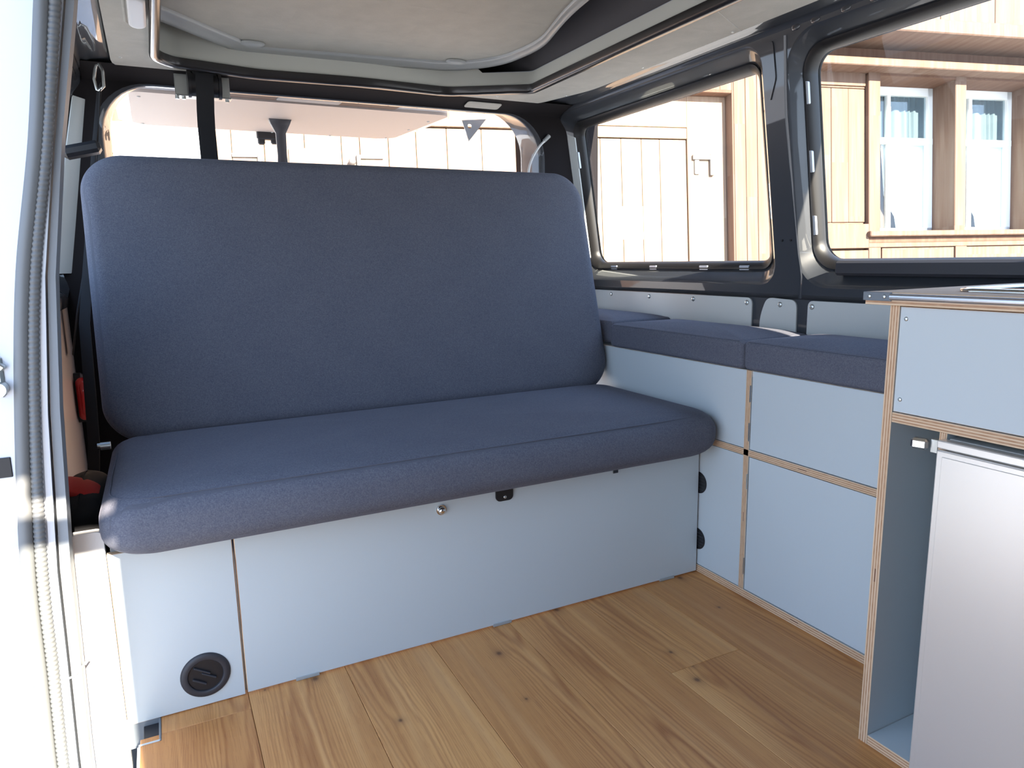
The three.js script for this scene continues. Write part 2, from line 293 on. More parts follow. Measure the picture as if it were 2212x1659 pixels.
part(wallRight, 'bolt_hole', cyl(0.003, 0.003, 0.003, [wallX(0.895) - 0.001, 0.895, 0.055], 'x', 10), M.black); part(wallRight, 'bolt_hole', cyl(0.003, 0.003, 0.003, [wallX(0.895) - 0.001, 0.895, 0.083], 'x', 10), M.black);
sideWindow('window_1', onR, W1, [[-0.78, 0.818, 0.018, 0.012], [-0.55, 0.818, 0.018, 0.012], [-0.30, 0.818, 0.018, 0.012], [-0.13, 0.818, 0.018, 0.012], [-0.932, 1.22, 0.01, 0.03]]);
const win2 = sideWindow('window_2', onR, W2, [[0.117, 1.245, 0.008, 0.026], [0.118, 1.085, 0.008, 0.026], [0.118, 0.93, 0.008, 0.024]]);
// black blind cassette along the foot of the big window
part(win2, 'blind_cassette', chamfer(0.222, 0.262, 0.806, 0.842, 0.204, 1.0, 0.006), M.blackSatin, 'black roller blind cassette');
// pale trim on the rear pillar next to the rear side windows
const dPanel = (on) => { const bot = roundRect(0, 1, 0, 1, 0.1, 1); return plate([[-0.958, 0.84], [-0.9265, 0.86], [-0.9265, 1.30], [-0.955, 1.318], [-0.962, 1.31]], [], (a, b, t) => on(0.006 + 0.036 * cl((a + 0.968) / 0.03) - 0.004 * t)(a, b)); };
structure('trim_1', dPanel(onR), M.panelGrey);
const wallLeft = sideWall('wall_left', onL, -1.06, 0.06, [W1]);
part(wallLeft, 'lower_panel', box(-1.56, -1.492, -0.5, 0.768, -1.06, 0.05), M.beige);
part(wallLeft, 'belt_ledge', loft([[-1.06, 0.05].map((z) => V3(-1.4885, 0.756, z)), [-1.06, 0.05].map((z) => V3(-1.497, 0.742, z))], false), M.paint);
part(wallLeft, 'roof_rail', rail(-1, -1.06, 0.06), M.paint);
sideWindow('window_3', onL, W1, [[-0.932, 1.0, 0.01, 0.03], [-0.932, 1.2, 0.01, 0.03]]);
structure('trim_2', merged([loft([[V3(-1.384, 1.315, -0.955), V3(-1.468, 0.85, -0.955)], [V3(-1.389, 1.318, -0.948), V3(-1.472, 0.845, -0.948)], [V3(-1.414, 1.32, -0.918), V3(-1.512, 0.845, -0.912)], [V3(-1.418, 1.315, -0.93), V3(-1.52, 0.85, -0.925)]], false)]), M.panelGrey);
// wall on the left in front of the sliding door (behind the viewer)
const wallCab = structure('wall_left_front');
part(wallCab, 'lower_panel', box(-1.56, -1.492, -0.5, 0.768, 1.3, 2.76), M.beige);
part(wallCab, 'door_pillar', box(-1.53, -1.44, 0.7, 1.40, 1.29, 1.36, 0.02), M.paint);
// door header above the sliding door opening
structure('door_header', [box(-1.41, -1.335, 1.30, 1.425, 0.04, 1.4, 0.01), box(-1.43, -1.40, 1.36, 1.44, -1.06, 1.64, 0.006)], M.paint);
// rear wall with the tailgate opening
{
  const outer = [[-1.5, -0.5], [0.3, -0.5], [0.3, 1.425], [-1.5, 1.425]];
  const inH = roundRect(-1.352, 0.044, 0.05, 1.367, [0.05, 0.05, 0.14, 0.14], 10), outH = roundRect(-1.337, 0.032, 0.05, 1.40, [0.05, 0.05, 0.16, 0.15], 10);
  const inW = roundRect(-1.375, 0.066, 0.05, 1.372, [0.05, 0.05, 0.15, 0.15], 10);
  const w = structure('wall_rear');
  part(w, 'inner_skin', sheet([[-1.5, -0.5], [0.3, -0.5], [0.3, 1.378], [-1.5, 1.378]], [inW], (a, b) => V3(a, b, -0.950)), M.paintDark);
  part(w, 'outer_skin', sheet(outer, [outH], (a, b) => V3(a, b, -1.075)), M.silver);
  part(w, 'opening_frame', loft([inW.map(([a, b]) => V3(a, b, -0.950)), mixL(inW, inH, 0.7).map(([a, b]) => V3(a, b, -0.953)), inH.map(([a, b]) => V3(a, b, -0.962)), mixL(inH, outH, 0.8).map(([a, b]) => V3(a, b, -1.035)), outH.map(([a, b]) => V3(a, b, -1.05)), outH.map(([a, b]) => V3(a, b, -1.075))]), M.paint);
  const bx = [...Array(25)].map((_, i) => -1.42 + i * 1.6 / 24);
  part(w, 'roof_beam', loft([[1.394, -0.845], [1.391, -0.872], [1.385, -0.915], [1.377, -0.945], [1.372, -0.951]].map(([y, z]) => bx.map((x) => V3(x, y, z))), false), M.paintDark);
  part(w, 'beam_plate', plate(roundRect(-0.262, -0.135, -0.93, -0.885, 0.008, 2), [], (a, b, t) => V3(a, 1.3815 + (b + 0.93) * 0.2 - 0.003 - 0.002 * t, b)), M.headliner, 'pale plate on the dark roof beam');
}
// front of the van behind the viewer: sloping windscreen over a low bulkhead, and the cab seats that shade the living space
{
  const w = structure('wall_front'), at = (a, t) => V3(a, 1.37 - 0.65 * t, 1.66 + 1.09 * t);
  const h = roundRect(-1.38, 0.13, 0.04, 0.96, 0.06), o = [[-1.5, 0], [0.27, 0], [0.27, 1], [-1.5, 1]];
  part(w, 'windscreen_frame', sheet(o, [h], at), M.paint);
  part(w, 'windscreen', sheet(h, [], at), M.glass);
  part(w, 'bulkhead', box(-1.56, 0.3, -0.5, 0.73, 2.74, 2.80), M.paint);
  const cab = (name, x0, x1, label) => {
    const t = thing(name, label, 'seat', null, [(x0 + x1) / 2, 0, 1.72]), w2 = x1 - x0;
    part(t, 'cushion', (() => { const g = cushion(w2, 0.5, 0.14, 0.06, 0.05, 0.012); g.translate(0, 0.42, 0.13); return planarUV(g); })(), M.fabric);
    const b = part(t, 'backrest', (() => { const g = cushion(w2, 0.96, 0.13, 0.05, 0.04, 0.012); return planarUV(g); })(), M.fabric);
    b.rotation.x = 84 * R; b.position.set(0, 0.88, -0.13);
    part(t, 'base', box(-w2 / 2 + 0.03, w2 / 2 - 0.03, 0.002, 0.36, -0.08, 0.34, 0.01), M.blackSatin);
  };
  cab('cab_seat', -1.207, 0.14, 'dark cab bench behind the viewer under the windscreen');
}
// ceiling: headliner with the roof opening, rubber rim, opening wall, raised roof
const OPEN = roundPoly([[-1.205, 1.45], [-1.205, -0.72], [-1.165, -0.765], [-0.945, -0.81], [-0.66, -0.79], [-0.37, -0.806], [-0.245, -0.735], [-0.135, -0.672], [-0.128, 1.45]], [0.05, 0.05, 0.02, 0.04, 0.06, 0.035, 0.05, 0.015, 0.05], 5);
const OPEN_SIGN = Math.sign(OPEN.reduce((t, p, i) => { const q = OPEN[(i + 1) % OPEN.length]; return t + p[0] * q[1] - q[0] * p[1]; }, 0));
{
  const c = structure('ceiling');
  const lin_ = roundPoly([[-1.312, 1.655], [-1.312, -0.905], [-1.05, -0.868], [-0.63, -0.862], [-0.20, -0.855], [-0.02, -0.90], [0.058, -0.62], [0.062, 1.655]], [0.01, 0.10, 0.08, 0.1, 0.08, 0.1, 0.06, 0.01], 6);
  part(c, 'headliner', plate(lin_, [OPEN], (a, b, t) => V3(a, 1.393 + 0.008 * t, b)), M.headliner);
  part(c, 'opening_wall', loft([OPEN.map(([a, b]) => V3(a, 1.396, b)), OPEN.map(([a, b]) => V3(CX + (a - CX) * 1.012, 1.446 + 0.054 * cl((-0.27 - a) / 0.05), b + (b < 0 ? -0.008 : 0)))]), M.openWall);
  const off = (d, y) => OPEN.map((p, i) => { const q = OPEN[(i + OPEN.length - 2) % OPEN.length], r = OPEN[(i + 2) % OPEN.length], dx = r[0] - q[0], dz = r[1] - q[1], l = Math.hypot(dx, dz), sgn = OPEN_SIGN; return V3(p[0] + sgn * d * dz / l, y, p[1] - sgn * d * dx / l); });
  part(c, 'rim_trim', loft([off(-0.006, 1.405), off(-0.006, 1.388), off(-0.002, 1.381), off(0.010, 1.379), off(0.017, 1.384), off(0.018, 1.3935)]), M.rimRubber, 'black rubber edge trim of the roof opening');
  part(c, 'roof_skin', plate([[-1.44, 1.655], [-1.44, -1.08], [0.18, -1.08], [0.18, 1.655]], [OPEN.map(([a, b]) => [CX + (a - CX) * 1.014, b + (b < 0 ? -0.01 : 0)])], (a, b, t) => V3(a, 1.43 + 0.018 * t, b)), M.silver);
  for (const [x, z] of [[-1.288, -0.77], [-0.86, -0.838], [-0.66, -0.836], [-0.47, -0.838], [-0.19, -0.81], [0.02, -0.72], [0.04, -0.33], [0.045, 0.02]]) part(c, 'screw', screwGeo(0.004, '-y', [x, 1.393, z]), M.zinc);
  part(c, 'liner_joint', plate([[-0.115, 0.128], [0.06, 0.032], [0.06, 0.034], [-0.115, 0.130]], [], (a, b, t) => V3(a, 1.3935 - 0.001 * t, b)), M.greyTrim);
}
const roofPanelOutline = roundPoly([[-1.30, 1.5], [-1.30, -0.46], [-1.165, -0.592], [-0.955, -0.806], [-0.66, -0.77], [-0.37, -0.738], [-0.262, -0.625], [-0.235, -0.43], [-0.32, -0.12], [-0.36, 0.5], [-0.36, 1.5]], [0.02, 0.1, 0.06, 0.05, 0.2, 0.06, 0.08, 0.08, 0.2, 0.1, 0.02], 6);
{
  const t0 = thing('roof_bed_board', 'cream bed board with grey edge moulding inside the open roof', 'bed board');
  part(t0, 'board', plate(roofPanelOutline, [], (a, b, t) => V3(a, 1.456 + 0.018 * t, b)), M.bedPanel);
  const e = (k, y) => roofPanelOutline.map(([a, b]) => V3(-0.75 + (a + 0.75) * k, y, 0.3 + (b - 0.3) * k));
  part(t0, 'edge_moulding', loft([e(0.968, 1.4565), e(0.970, 1.451), e(0.978, 1.449), e(1.0, 1.453), e(1.018, 1.449), e(1.03, 1.449), e(1.045, 1.449), e(1.046, 1.474)]), M.greyTrim, 'grey edge moulding');
  for (const [x, z] of [[-0.965, -0.735], [-0.385, -0.69]]) part(t0, 'corner_cap', (() => { const g = new THREE.SphereGeometry(0.028, 20, 8); g.scale(1.2, 0.3, 0.75); g.translate(x, 1.453, z); return g; })(), M.greyTrim);
  const tent = thing('roof_tent_side', 'dark grey tent fabric at the side of the raised roof', 'tent');
  part(tent, 'fabric', loft([-1.03, -0.5, 0, 0.5, 1.1, 1.6].map((z, i) => [V3(-0.118, 1.447, z), V3(-0.15 + 0.006 * (i % 2), 1.50, z), V3(-0.20, 1.56, z), V3(-0.23, 1.62, z)]), false), M.tent);
  structure('roof_lid', [box(-1.42, 0.14, 1.62, 1.66, -1.06, 1.65, 0.02), box(-1.42, -1.40, 1.445, 1.62, -1.06, 1.65), box(0.12, 0.14, 1.445, 1.62, -1.06, 1.65), box(-1.42, 0.14, 1.445, 1.62, -1.06, -1.04), box(-1.42, 0.14, 1.445, 1.62, 1.63, 1.65)], M.bedPanel);
}
{ // latch lever in an oval recess of the headliner
  const t = thing('roof_latch', 'white lever handle in an oval recess of the headliner', 'handle', null, [-1.245, 1.393, -0.36]);
  const o = roundRect(-0.026, 0.026, -0.12, 0.075, 0.025, 6);
  part(t, 'recess_ring', loft([o.map(([a, b]) => V3(a, 0, b)), mixL(o, roundRect(-0.023, 0.023, -0.117, 0.072, 0.022, 6), 1).map(([a, b]) => V3(a, -0.002, b)), roundRect(-0.02, 0.02, -0.113, 0.069, 0.019, 6).map(([a, b]) => V3(a, -0.0005, b))]), M.headliner);
  part(t, 'lever', (() => { const g = cushion(0.034, 0.16, 0.016, 0.0165, 0.006, 0.003); g.rotateX(-4 * R); g.translate(0, -0.012, 0.02); return g; })(), M.whitePlastic);
}

// floor: base slab and oak planks
const oaks = [0, 1, 2, 3, 4, 5].map((s) => std({ map: oakTex(s * 3 + 1), roughness: 0.5 }));
{
  const f = structure('floor');
  part(f, 'base', [box(-1.365, 0.26, -0.06, -0.009, -1.08, 2.76), box(-1.56, -1.365, -0.06, -0.009, -1.08, -0.06), box(-1.56, -1.365, -0.06, -0.009, 1.32, 2.76)], M.blackSatin);
  const seams = [-1.37, -1.175, -0.977, -0.78, -0.582, -0.376, -0.186, 0.012];
  const cuts = [[0.052, 1.2], [-0.02, 0.92], [-0.02, 1.35], [-0.02, 0.66], [-0.02, 1.1], [0.348, 1.5], [-0.02, 0.9]];
  seams.slice(0, -1).forEach((x0, i) => {
    const ends = [-0.02, ...cuts[i].filter((c) => c > 0), 1.9];
    for (let k = 0; k < ends.length - 1; k++) {
      let a = x0; if (i === 0 && ends[k] < 0) a = -1.335;
      const g = box(a + 0.0004, seams[i + 1] - 0.0004, -0.009, 0, ends[k] + 0.0004, ends[k + 1] - 0.0004, 0.0009), uv = g.attributes.uv, off = 0.03 + 0.18 * rnd();
      for (let q = 0; q < uv.count; q++) uv.setXY(q, (uv.getX(q) - x0) / 0.2, uv.getY(q) / 1.0 + off);
      part(f, 'plank', g, oaks[(i * 2 + k * 3) % 6]);
    }
  });
}
// sliding door step, jamb and seal on the left
structure('door_step', [box(-1.72, -1.368, -0.26, -0.235, -0.02, 1.4, 0.004), box(-1.3745, -1.3655, -0.24, -0.002, 0.07, 1.4, 0.001)], M.whitePlastic);
{
  const t = structure('trim_3');                                    // grey plastic pocket at the corner of the floor
  part(t, 'pocket', [box(-1.372, -1.334, -0.05, -0.046, 0.0, 0.072), box(-1.3385, -1.3345, -0.05, 0.0015, 0.0, 0.0725, 0.001), box(-1.40, -1.3345, -0.05, 0.012, -0.008, -0.002, 0.001)], M.greyPocket);
  part(t, 'edge_lip', [box(-1.372, -1.3345, -0.05, 0.0015, 0.068, 0.0725, 0.001)], M.panelGrey);
}
const jambScale = (y, far) => { const Y = [0, 0.37, 0.63, 0.85, 1.05, 1.25, 1.4], S = far ? [1, 1, 0.86, 0.71, 0.58, 0.72, 0.72] : [1, 1, 0.86, 0.74, 0.72, 0.86, 0.86]; let i = 0; while (i < 5 && y > Y[i + 1]) i++; return S[i] + (S[i + 1] - S[i]) * cl((y - Y[i]) / (Y[i + 1] - Y[i])); };
const curveJ = (dx, z) => [[-1.515, -0.24], [-1.513, 0.02], [-1.508, 0.2], [-1.504, 0.369], [-1.480, 0.633], [-1.452, 0.847], [-1.412, 1.052], [-1.384, 1.248], [-1.372, 1.32]].map(([x, y]) => V3(x + dx * jambScale(y, dx > 0.031), y, z));
{
  const t = thing('door_seal', 'ribbed grey rubber seal along the edge of the sliding door opening', 'seal');
  part(t, 'seal_tube', tube(curveJ(0.0115, 0.105), 0.0105, 80, 12), M.sealRubber);
  part(t, 'rib_strip', (() => {
    const c = new THREE.CatmullRomCurve3(curveJ(0.030, 0.104), false, 'centripetal'), n = 760, loops = [];
    for (let i = 0; i <= n; i++) { const p = c.getPointAt(i / n), ph = (i % 4) / 4, r = 0.0078 + (ph < 0.5 ? 0.0013 : 0); loops.push([...Array(10)].map((_, k) => { const a = k / 10 * 2 * Math.PI; return V3(p.x + r * Math.cos(a), p.y, p.z + r * Math.sin(a)); })); }
    return loft(loops);
  })(), M.sealRubber);
}
{
  const t = structure('wall_jamb');                                 // painted edge of the body behind the seal
  const strip = (a, b, z, thick) => { const A = curveJ(a, z), B = curveJ(b, z), D = (l, d) => l.map((p) => V3(p.x, p.y, p.z - d)); return merged([loft([A, B], false), loft([B, D(B, thick)], false), loft([A, D(A, thick)], false)]); };
  part(t, 'inner_flange', strip(0.040, 0.050, 0.098, 0.03), M.silver);
  part(t, 'pillar_trim', strip(0.053, 0.068, 0.088, 0.05), M.hplDark);
  part(t, 'outer_flange', loft([curveJ(-0.16, 0.07), curveJ(-0.14, 0.09), curveJ(0.004, 0.098), curveJ(0.04, 0.098), curveJ(0.04, 0.04)], false), M.silver);
  part(t, 'rail_slot', box(-1.64, -1.494, 0.538, 0.570, 0.094, 0.10), M.black);
  const k = part(t, 'striker', box(-1.53, -1.487, 0.665, 0.73, 0.092, 0.104, 0.004), M.zinc);
  part(k, 'striker_bolt', cyl(0.011, 0.011, 0.026, [-1.493, 0.680, 0.112], 'z', 18), M.zinc); part(k, 'striker_arm', (() => { const g = box(-0.03, 0.018, -0.004, 0.004, 0.0, 0.016, 0.002); g.rotateZ(-42 * R); g.translate(-1.497, 0.722, 0.098); return g; })(), M.zinc);
  part(t, 'sill_lip', polyTube([V3(-1.475, 0.178, 0.104), V3(-1.45, 0.1805, 0.10), V3(-1.432, 0.186, 0.06)], 0.002, 6), M.greyTrim);
}
single('side_cover', plate(roundRect(-1.50, -1.3935, -0.22, 0.386, [0.01, 0.01, 0.012, 0.02], 4), [], (a, b, t) => V3(a, b, -0.02 - 0.02 * t)), M.whitePlastic, 'white side cover beside the bench base at the door sill', 'panel');

// ------------------------------------------------------------------ bench seat
{
  const b = thing('upholstered_bench', 'dark blue fabric bench seat on a pale grey base with floor vent', 'bench seat', null, [-0.69, 0, 0]);
  const X = (x) => x + 0.69;
  const seat = part(b, 'seat_cushion', (() => { const g = cushion(1.392, 0.565, 0.118, 0.062, 0.05, 0.014, 0.0); planarUV(g); g.translate(X(-0.697), 0.412, -0.19); return g; })(), M.fabric);
  const so = roundRect(-1.392 + 0.02, -0.02, -0.43, 0.073, [0.05, 0.05, 0.055, 0.055], 8);
  part(seat, 'seam', tube([[-1.372, -0.3], [-1.374, -0.05], [-1.366, 0.035], [-1.33, 0.066], [-1.2, 0.071], [-0.69, 0.072], [-0.15, 0.071], [-0.06, 0.062], [-0.026, 0.02], [-0.022, -0.1], [-0.022, -0.3]].map(([x, z]) => V3(X(x), 0.4622, z)), 0.0013, 120, 6), M.fabric);
  const back = part(b, 'backrest', (() => { const g = cushion(1.398, 0.70, 0.105, 0.095, 0.04, 0.012, 0.006); planarUV(g); g.translate(0, 0, -0.35); return g; })(), M.fabric);
  back.rotation.x = (90 - 15.6) * R; back.position.set(X(-0.703), 0.448, -0.445);
  part(b, 'front_flap', chamfer(X(-1.1755), X(-0.0045), 0.004, 0.346, -0.016, 0, 0.001).clone(), [M.plyEdge, M.plyEdge, M.hpl, M.plyEdge]);
  part(b, 'side_panel', chamfer(X(-1.3905), X(-1.1795), 0.002, 0.346, -0.016, 0, 0.001), [M.plyEdge, M.plyEdge, M.hpl, M.plyEdge]);
  part(b, 'base_box', [box(X(-1.385), X(-1.37), 0.002, 0.346, -0.62, -0.017), box(X(-0.02), X(-0.005), 0.002, 0.346, -0.62, -0.017), box(X(-1.385), X(-0.005), 0.346, 0.354, -0.62, -0.012)], M.hplDark);
  for (const x of [-1.056, -0.6, -0.106]) part(b, 'hinge', box(X(x - 0.024), X(x + 0.024), 0.0006, 0.0075, -0.004, 0.0022, 0.0006), M.greyTrim);
  const kn = part(b, 'knob', [cyl(0.0115, 0.0115, 0.004, [X(-0.745), 0.3155, 0.002], 'z', 24), (() => { const g = new THREE.SphereGeometry(0.0085, 20, 12); g.scale(1, 1, 0.8); g.translate(X(-0.745), 0.3155, 0.0075); return g; })()], M.chrome);
  part(b, 'pull_tab', plate(roundRect(X(-0.611), X(-0.567), 0.310, 0.35, [0.011, 0.011, 0.003, 0.003], 5), [], (a, c, t) => V3(a, c, 0.001 + 0.004 * t)), M.black, 'black pull tab');
  part(b, 'tab_button', screwGeo(0.004, 'z', [X(-0.588), 0.319, 0.005]), M.zinc);
  part(b, 'strap_end', box(X(-0.285), X(-0.270), 0.327, 0.35, 0.001, 0.004), M.black);
  part(b, 'hinge_bolt', [cyl(0.009, 0.009, 0.02, [X(-1.398), 0.466, -0.372], 'x', 12), cyl(0.006, 0.006, 0.012, [X(-1.408), 0.468, -0.372], 'x', 6)], M.zinc);
  const vent = part(b, 'air_vent', (() => { const g = new THREE.LatheGeometry([[0.0315, -0.012], [0.0315, 0.003], [0.034, 0.006], [0.042, 0.0055], [0.0455, 0.002], [0.046, 0]].map((p) => new THREE.Vector2(...p)), 48); g.rotateX(Math.PI / 2); g.translate(X(-1.249), 0.0665, 0); return g; })(), M.blackSatin, 'round black air outlet');
  part(vent, 'vent_well', [cyl(0.0316, 0.0316, 0.002, [X(-1.249), 0.0665, 0.0008], 'z', 40)], M.black);
  for (const [dx, dy, w] of [[-0.006, 0.012, 0.034], [-0.012, -0.010, 0.028], [0.006, -0.001, 0.03]]) part(vent, 'vane', (() => { const g = box(-w / 2, w / 2, -0.0018, 0.0018, 0, 0.006, 0.001); g.rotateZ(-32 * R); g.translate(X(-1.249) + dx, 0.0665 + dy, 0.001); return g; })(), M.blackSatin);
}

// ------------------------------------------------------------------ side cabinet with cushions
{
  const c = thing('side_cabinet', 'low grey cabinet with plywood edges along the side wall, beside the bench', 'cabinet', null, [0.11, 0, 0.12]);
  const g = new THREE.Group();
  const P = (name, x0, x1, y0, y1, z0, z1, t) => ply(c, name, x0 - 0.11, x1 - 0.11, y0, y1, z0 - 0.12, z1 - 0.12, t, M.hpl);
  P('base_board', 0, 0.232, 0.0005, 0.0205, -0.9, 0.668, 1);
  P('top_board', 0.003, 0.232, 0.570, 0.5845, -0.9, 0.668, 1);
  P('shelf', 0, 0.225, 0.3715, 0.3875, -0.9, 0.668, 1);
  P('post', 0, 0.225, 0.021, 0.5845, 0.153, 0.1695, 2);
  P('back_board', 0.222, 0.232, 0.021, 0.57, -0.9, 0.668, 0);
  const D = (y0, y1, z0, z1) => part(c, 'door', chamfer(0.0008 - 0.11, 0.0155 - 0.11, y0, y1, z0 - 0.12, z1 - 0.12, 0.0008), [M.hpl, M.plyEdge, M.plyEdge, M.hpl]);
  D(0.389, 0.5838, -0.9, 0.1518); D(0.0222, 0.370, -0.9, 0.1518);
  const d3 = D(0.3895, 0.5838, 0.1722, 0.666), d4 = D(0.023, 0.3695, 0.1722, 0.666);
  const hz = (d, y0, y1) => part(d, 'hinge', box(-0.0004 - 0.11, 0.0008 - 0.11, y0, y1, 0.1655 - 0.12, 0.171 - 0.12, 0.0004), M.zinc);
  hz(d3, 0.507, 0.548); hz(d3, 0.409, 0.455); hz(d4, 0.286, 0.325); hz(d4, 0.06, 0.105);
  for (const y of [0.256, 0.096]) { const v = part(c, 'round_vent', cyl(0.030, 0.0285, 0.004, [0.0014 - 0.11, y, -0.004 - 0.12], 'x', 36), M.black, 'black ribbed round vent'); for (const k of [-2, -1, 0, 1, 2]) part(v, 'rib', box(-0.0014 - 0.11, -0.0004 - 0.11, y + k * 0.009 - 0.0012, y + k * 0.009 + 0.0012, -0.004 - 0.12, -0.12 - 0.004 + Math.sqrt(0.0007 - (k * 0.009) ** 2), 0.0004), M.blackSatin); }
}
function wallCushion(name, z0, z1, y, label) {
  const t = thing(name, label, 'cushion', 'dark cushions on the side cabinet', [z0 < -0.9 ? 0.124 : 0.108, y, (z0 + z1) / 2]);
  const d = z1 - z0, g = cushion(0.236, d, 0.072, 0.012, 0.012, 0.016); planarUV(g, z0, 0);
  const m = part(t, 'cover', g, M.fabric);
  for (const s of [1, -1]) part(m, 'seam', tube([[-0.112, -d / 2 + 0.014], [-0.112, 0], [-0.112, d / 2 - 0.014]].map(([x, z]) => V3(x - 0.002, s * 0.031, z)), 0.0016, 20, 6), M.seam);
}
wallCushion('bench_cushion', -0.415, 0.1475, 0.6215, 'dark flat cushion between the backrest and the next cushion, on the side cabinet');
wallCushion('bench_cushion', 0.149, 0.667, 0.6215, 'dark flat cushion on the side cabinet, its end against the kitchen unit');
wallCushion('bench_cushion', -0.98, -0.418, 0.628, 'dark cushion mostly hidden behind the right end of the backrest');

// pale panels screwed on the lower side wall
{
  const mk = (outline, screws, label) => {
    const t = thing('wall_panel', label, 'panel', 'pale panels screwed to the lower side wall');
    part(t, 'plate', plate(outline, [], (a, b, k) => V3(0.2355 - 0.004 * k, b, a)), M.panelGrey);
    for (const [z, y] of screws) part(t, 'screw', screwGeo(0.0075, '-x', [0.2314, y, z]), M.zinc);
  };
  mk(roundRect(-0.95, -0.067, 0.56, 0.7405, [0.01, 0.01, 0.016, 0.01], 4), [[-0.756, 0.7275], [-0.532, 0.7275], [-0.311, 0.7275], [-0.086, 0.7265]], 'long pale metal panel under the rear side window');
  mk(roundPoly([[-0.036, 0.56], [-0.036, 0.69], [-0.014, 0.744], [0.088, 0.740], [0.093, 0.56]], [0.01, 0.05, 0.02, 0.02, 0.01], 5), [[0.034, 0.7265]], 'narrow pale panel with one screw at the foot of the pillar');
  mk(roundRect(0.125, 0.72, 0.56, 0.7405, [0.01, 0.01, 0.01, 0.014], 4), [[0.138, 0.7255], [0.45, 0.7265]], 'pale metal panel under the large window, beside the kitchen unit');
}

// ------------------------------------------------------------------ kitchen unit, worktop, hob lid, fridge
const KX = -0.2145;
{
  const k = thing('kitchen_cabinet', 'tall grey kitchen cabinet with plywood edges and an open narrow niche', 'cabinet', null, [0, 0, 0.9]);
  const P = (name, x0, x1, y0, y1, z0, z1, t, f = M.hpl) => ply(k, name, x0, x1, y0, y1, z0 - 0.9, z1 - 0.9, t, f);
  P('side_board', KX, 0.228, 0, 0.7765, 0.6685, 0.685, 2);
  P('front_panel', KX + 0.001, KX + 0.016, 0.6055, 0.775, 0.6862, 1.5, 0);
  P('shelf', KX, 0.228, 0.5875, 0.604, 0.6855, 1.5, 1);
  P('base_board', KX, 0.228, 0.0005, 0.0185, 0.6855, 1.5, 1);
  P('divider', KX + 0.003, 0.2, 0.019, 0.587, 0.7635, 0.7755, 2);
  P('back_board', 0.19, 0.2, 0.019, 0.587, 0.686, 0.763, 0);
  for (const [y, z] of [[0.756, 0.6965], [0.6265, 0.6965]]) part(k, 'screw', screwGeo(0.0036, '-x', [KX + 0.001, y, z - 0.9]), M.zinc);
  const l = part(k, 'door_catch', (() => { const g = chamfer(-0.008, 0.008, -0.009, 0.009, -0.016, 0.009, 0.004); g.clearGroups(); g.rotateY(16 * R); g.translate(KX - 0.0015, 0.564, 0.7415 - 0.9); return g; })(), M.chrome, 'chrome spring catch');
  part(l, 'catch_plate', box(KX + 0.002, KX + 0.014, 0.552, 0.574, 0.7515 - 0.9, 0.7635 - 0.9, 0.001), M.zinc);
}
{
  const w = thing('worktop', 'plywood worktop with a dark metal corner and shiny edge rail', 'worktop', null, [0, 0.777, 0.9]);
  const b = ply(w, 'board', KX - 0.012, 0.262, 0, 0.0205, 0.632 - 0.9, 0.6, 1, M.worktop);
  const r = part(w, 'edge_rail', (() => { const g = new THREE.CylinderGeometry(0.0055, 0.0055, 0.82, 16); g.scale(0.7, 1, 1); g.rotateX(Math.PI / 2); g.translate(KX - 0.0145, 0.0135, 0.678 + 0.41 - 0.9); return g; })(), M.alu, 'round bright aluminium rail');
  const c = part(w, 'corner_plate', [box(KX - 0.0145, KX - 0.0118, 0.0065, 0.0205, 0.6305 - 0.9, 0.679 - 0.9, 0.0008), box(KX - 0.0145, KX + 0.02, 0.0065, 0.0205, 0.629 - 0.9, 0.6315 - 0.9, 0.0008)], M.greyPocket, 'dark metal corner plate');
  for (const z of [0.641, 0.667]) part(c, 'screw', screwGeo(0.0035, '-x', [KX - 0.0145, 0.0135, z - 0.9]), M.zinc);
}
{
  const h = thing('hob_lid', 'dark glass hob lid with bright metal rim set in the worktop', 'hob', null, [0.02, 0.798, 0.99]);
  const o = roundRect(-0.17, 0.19, -0.265, 0.28, 0.03, 6), i = roundRect(-0.16, 0.18, -0.255, 0.27, 0.022, 6);
  part(h, 'rim', loft([o.map(([a, b]) => V3(a, 0, b)), o.map(([a, b]) => V3(a, 0.004, b)), i.map(([a, b]) => V3(a, 0.006, b)), i.map(([a, b]) => V3(a, 0.003, b))]), M.chrome);
  part(h, 'glass_plate', plate(i, [], (a, b, t) => V3(a, 0.0005 + 0.003 * t, b)), M.hobGlass);
}
{
  const f = thing('fridge', 'pale silver fridge front built in under the kitchen shelf', 'fridge', null, [-0.1, 0.02, 1.0]);
  const x = (v) => v + 0.1, y = (v) => v - 0.02, z = (v) => v - 1.0;
  part(f, 'body', box(x(KX + 0.006), x(0.18), y(0.0195), y(0.579), z(0.778), z(1.45)), M.fridge);
  part(f, 'header', chamfer(x(-0.2295), x(KX + 0.003), y(0.5665), y(0.5785), z(0.772), z(1.45), 0.0015), M.fridge);
  const d = part(f, 'door', [box(x(-0.2295), x(KX + 0.003), y(0.006), y(0.5635), z(0.772), z(1.45), 0.002)], M.fridge);
  part(d, 'door_panel', box(x(-0.2307), x(-0.229), y(0.02), y(0.5545), z(0.7815), z(1.44), 0.0008), M.fridge);
}

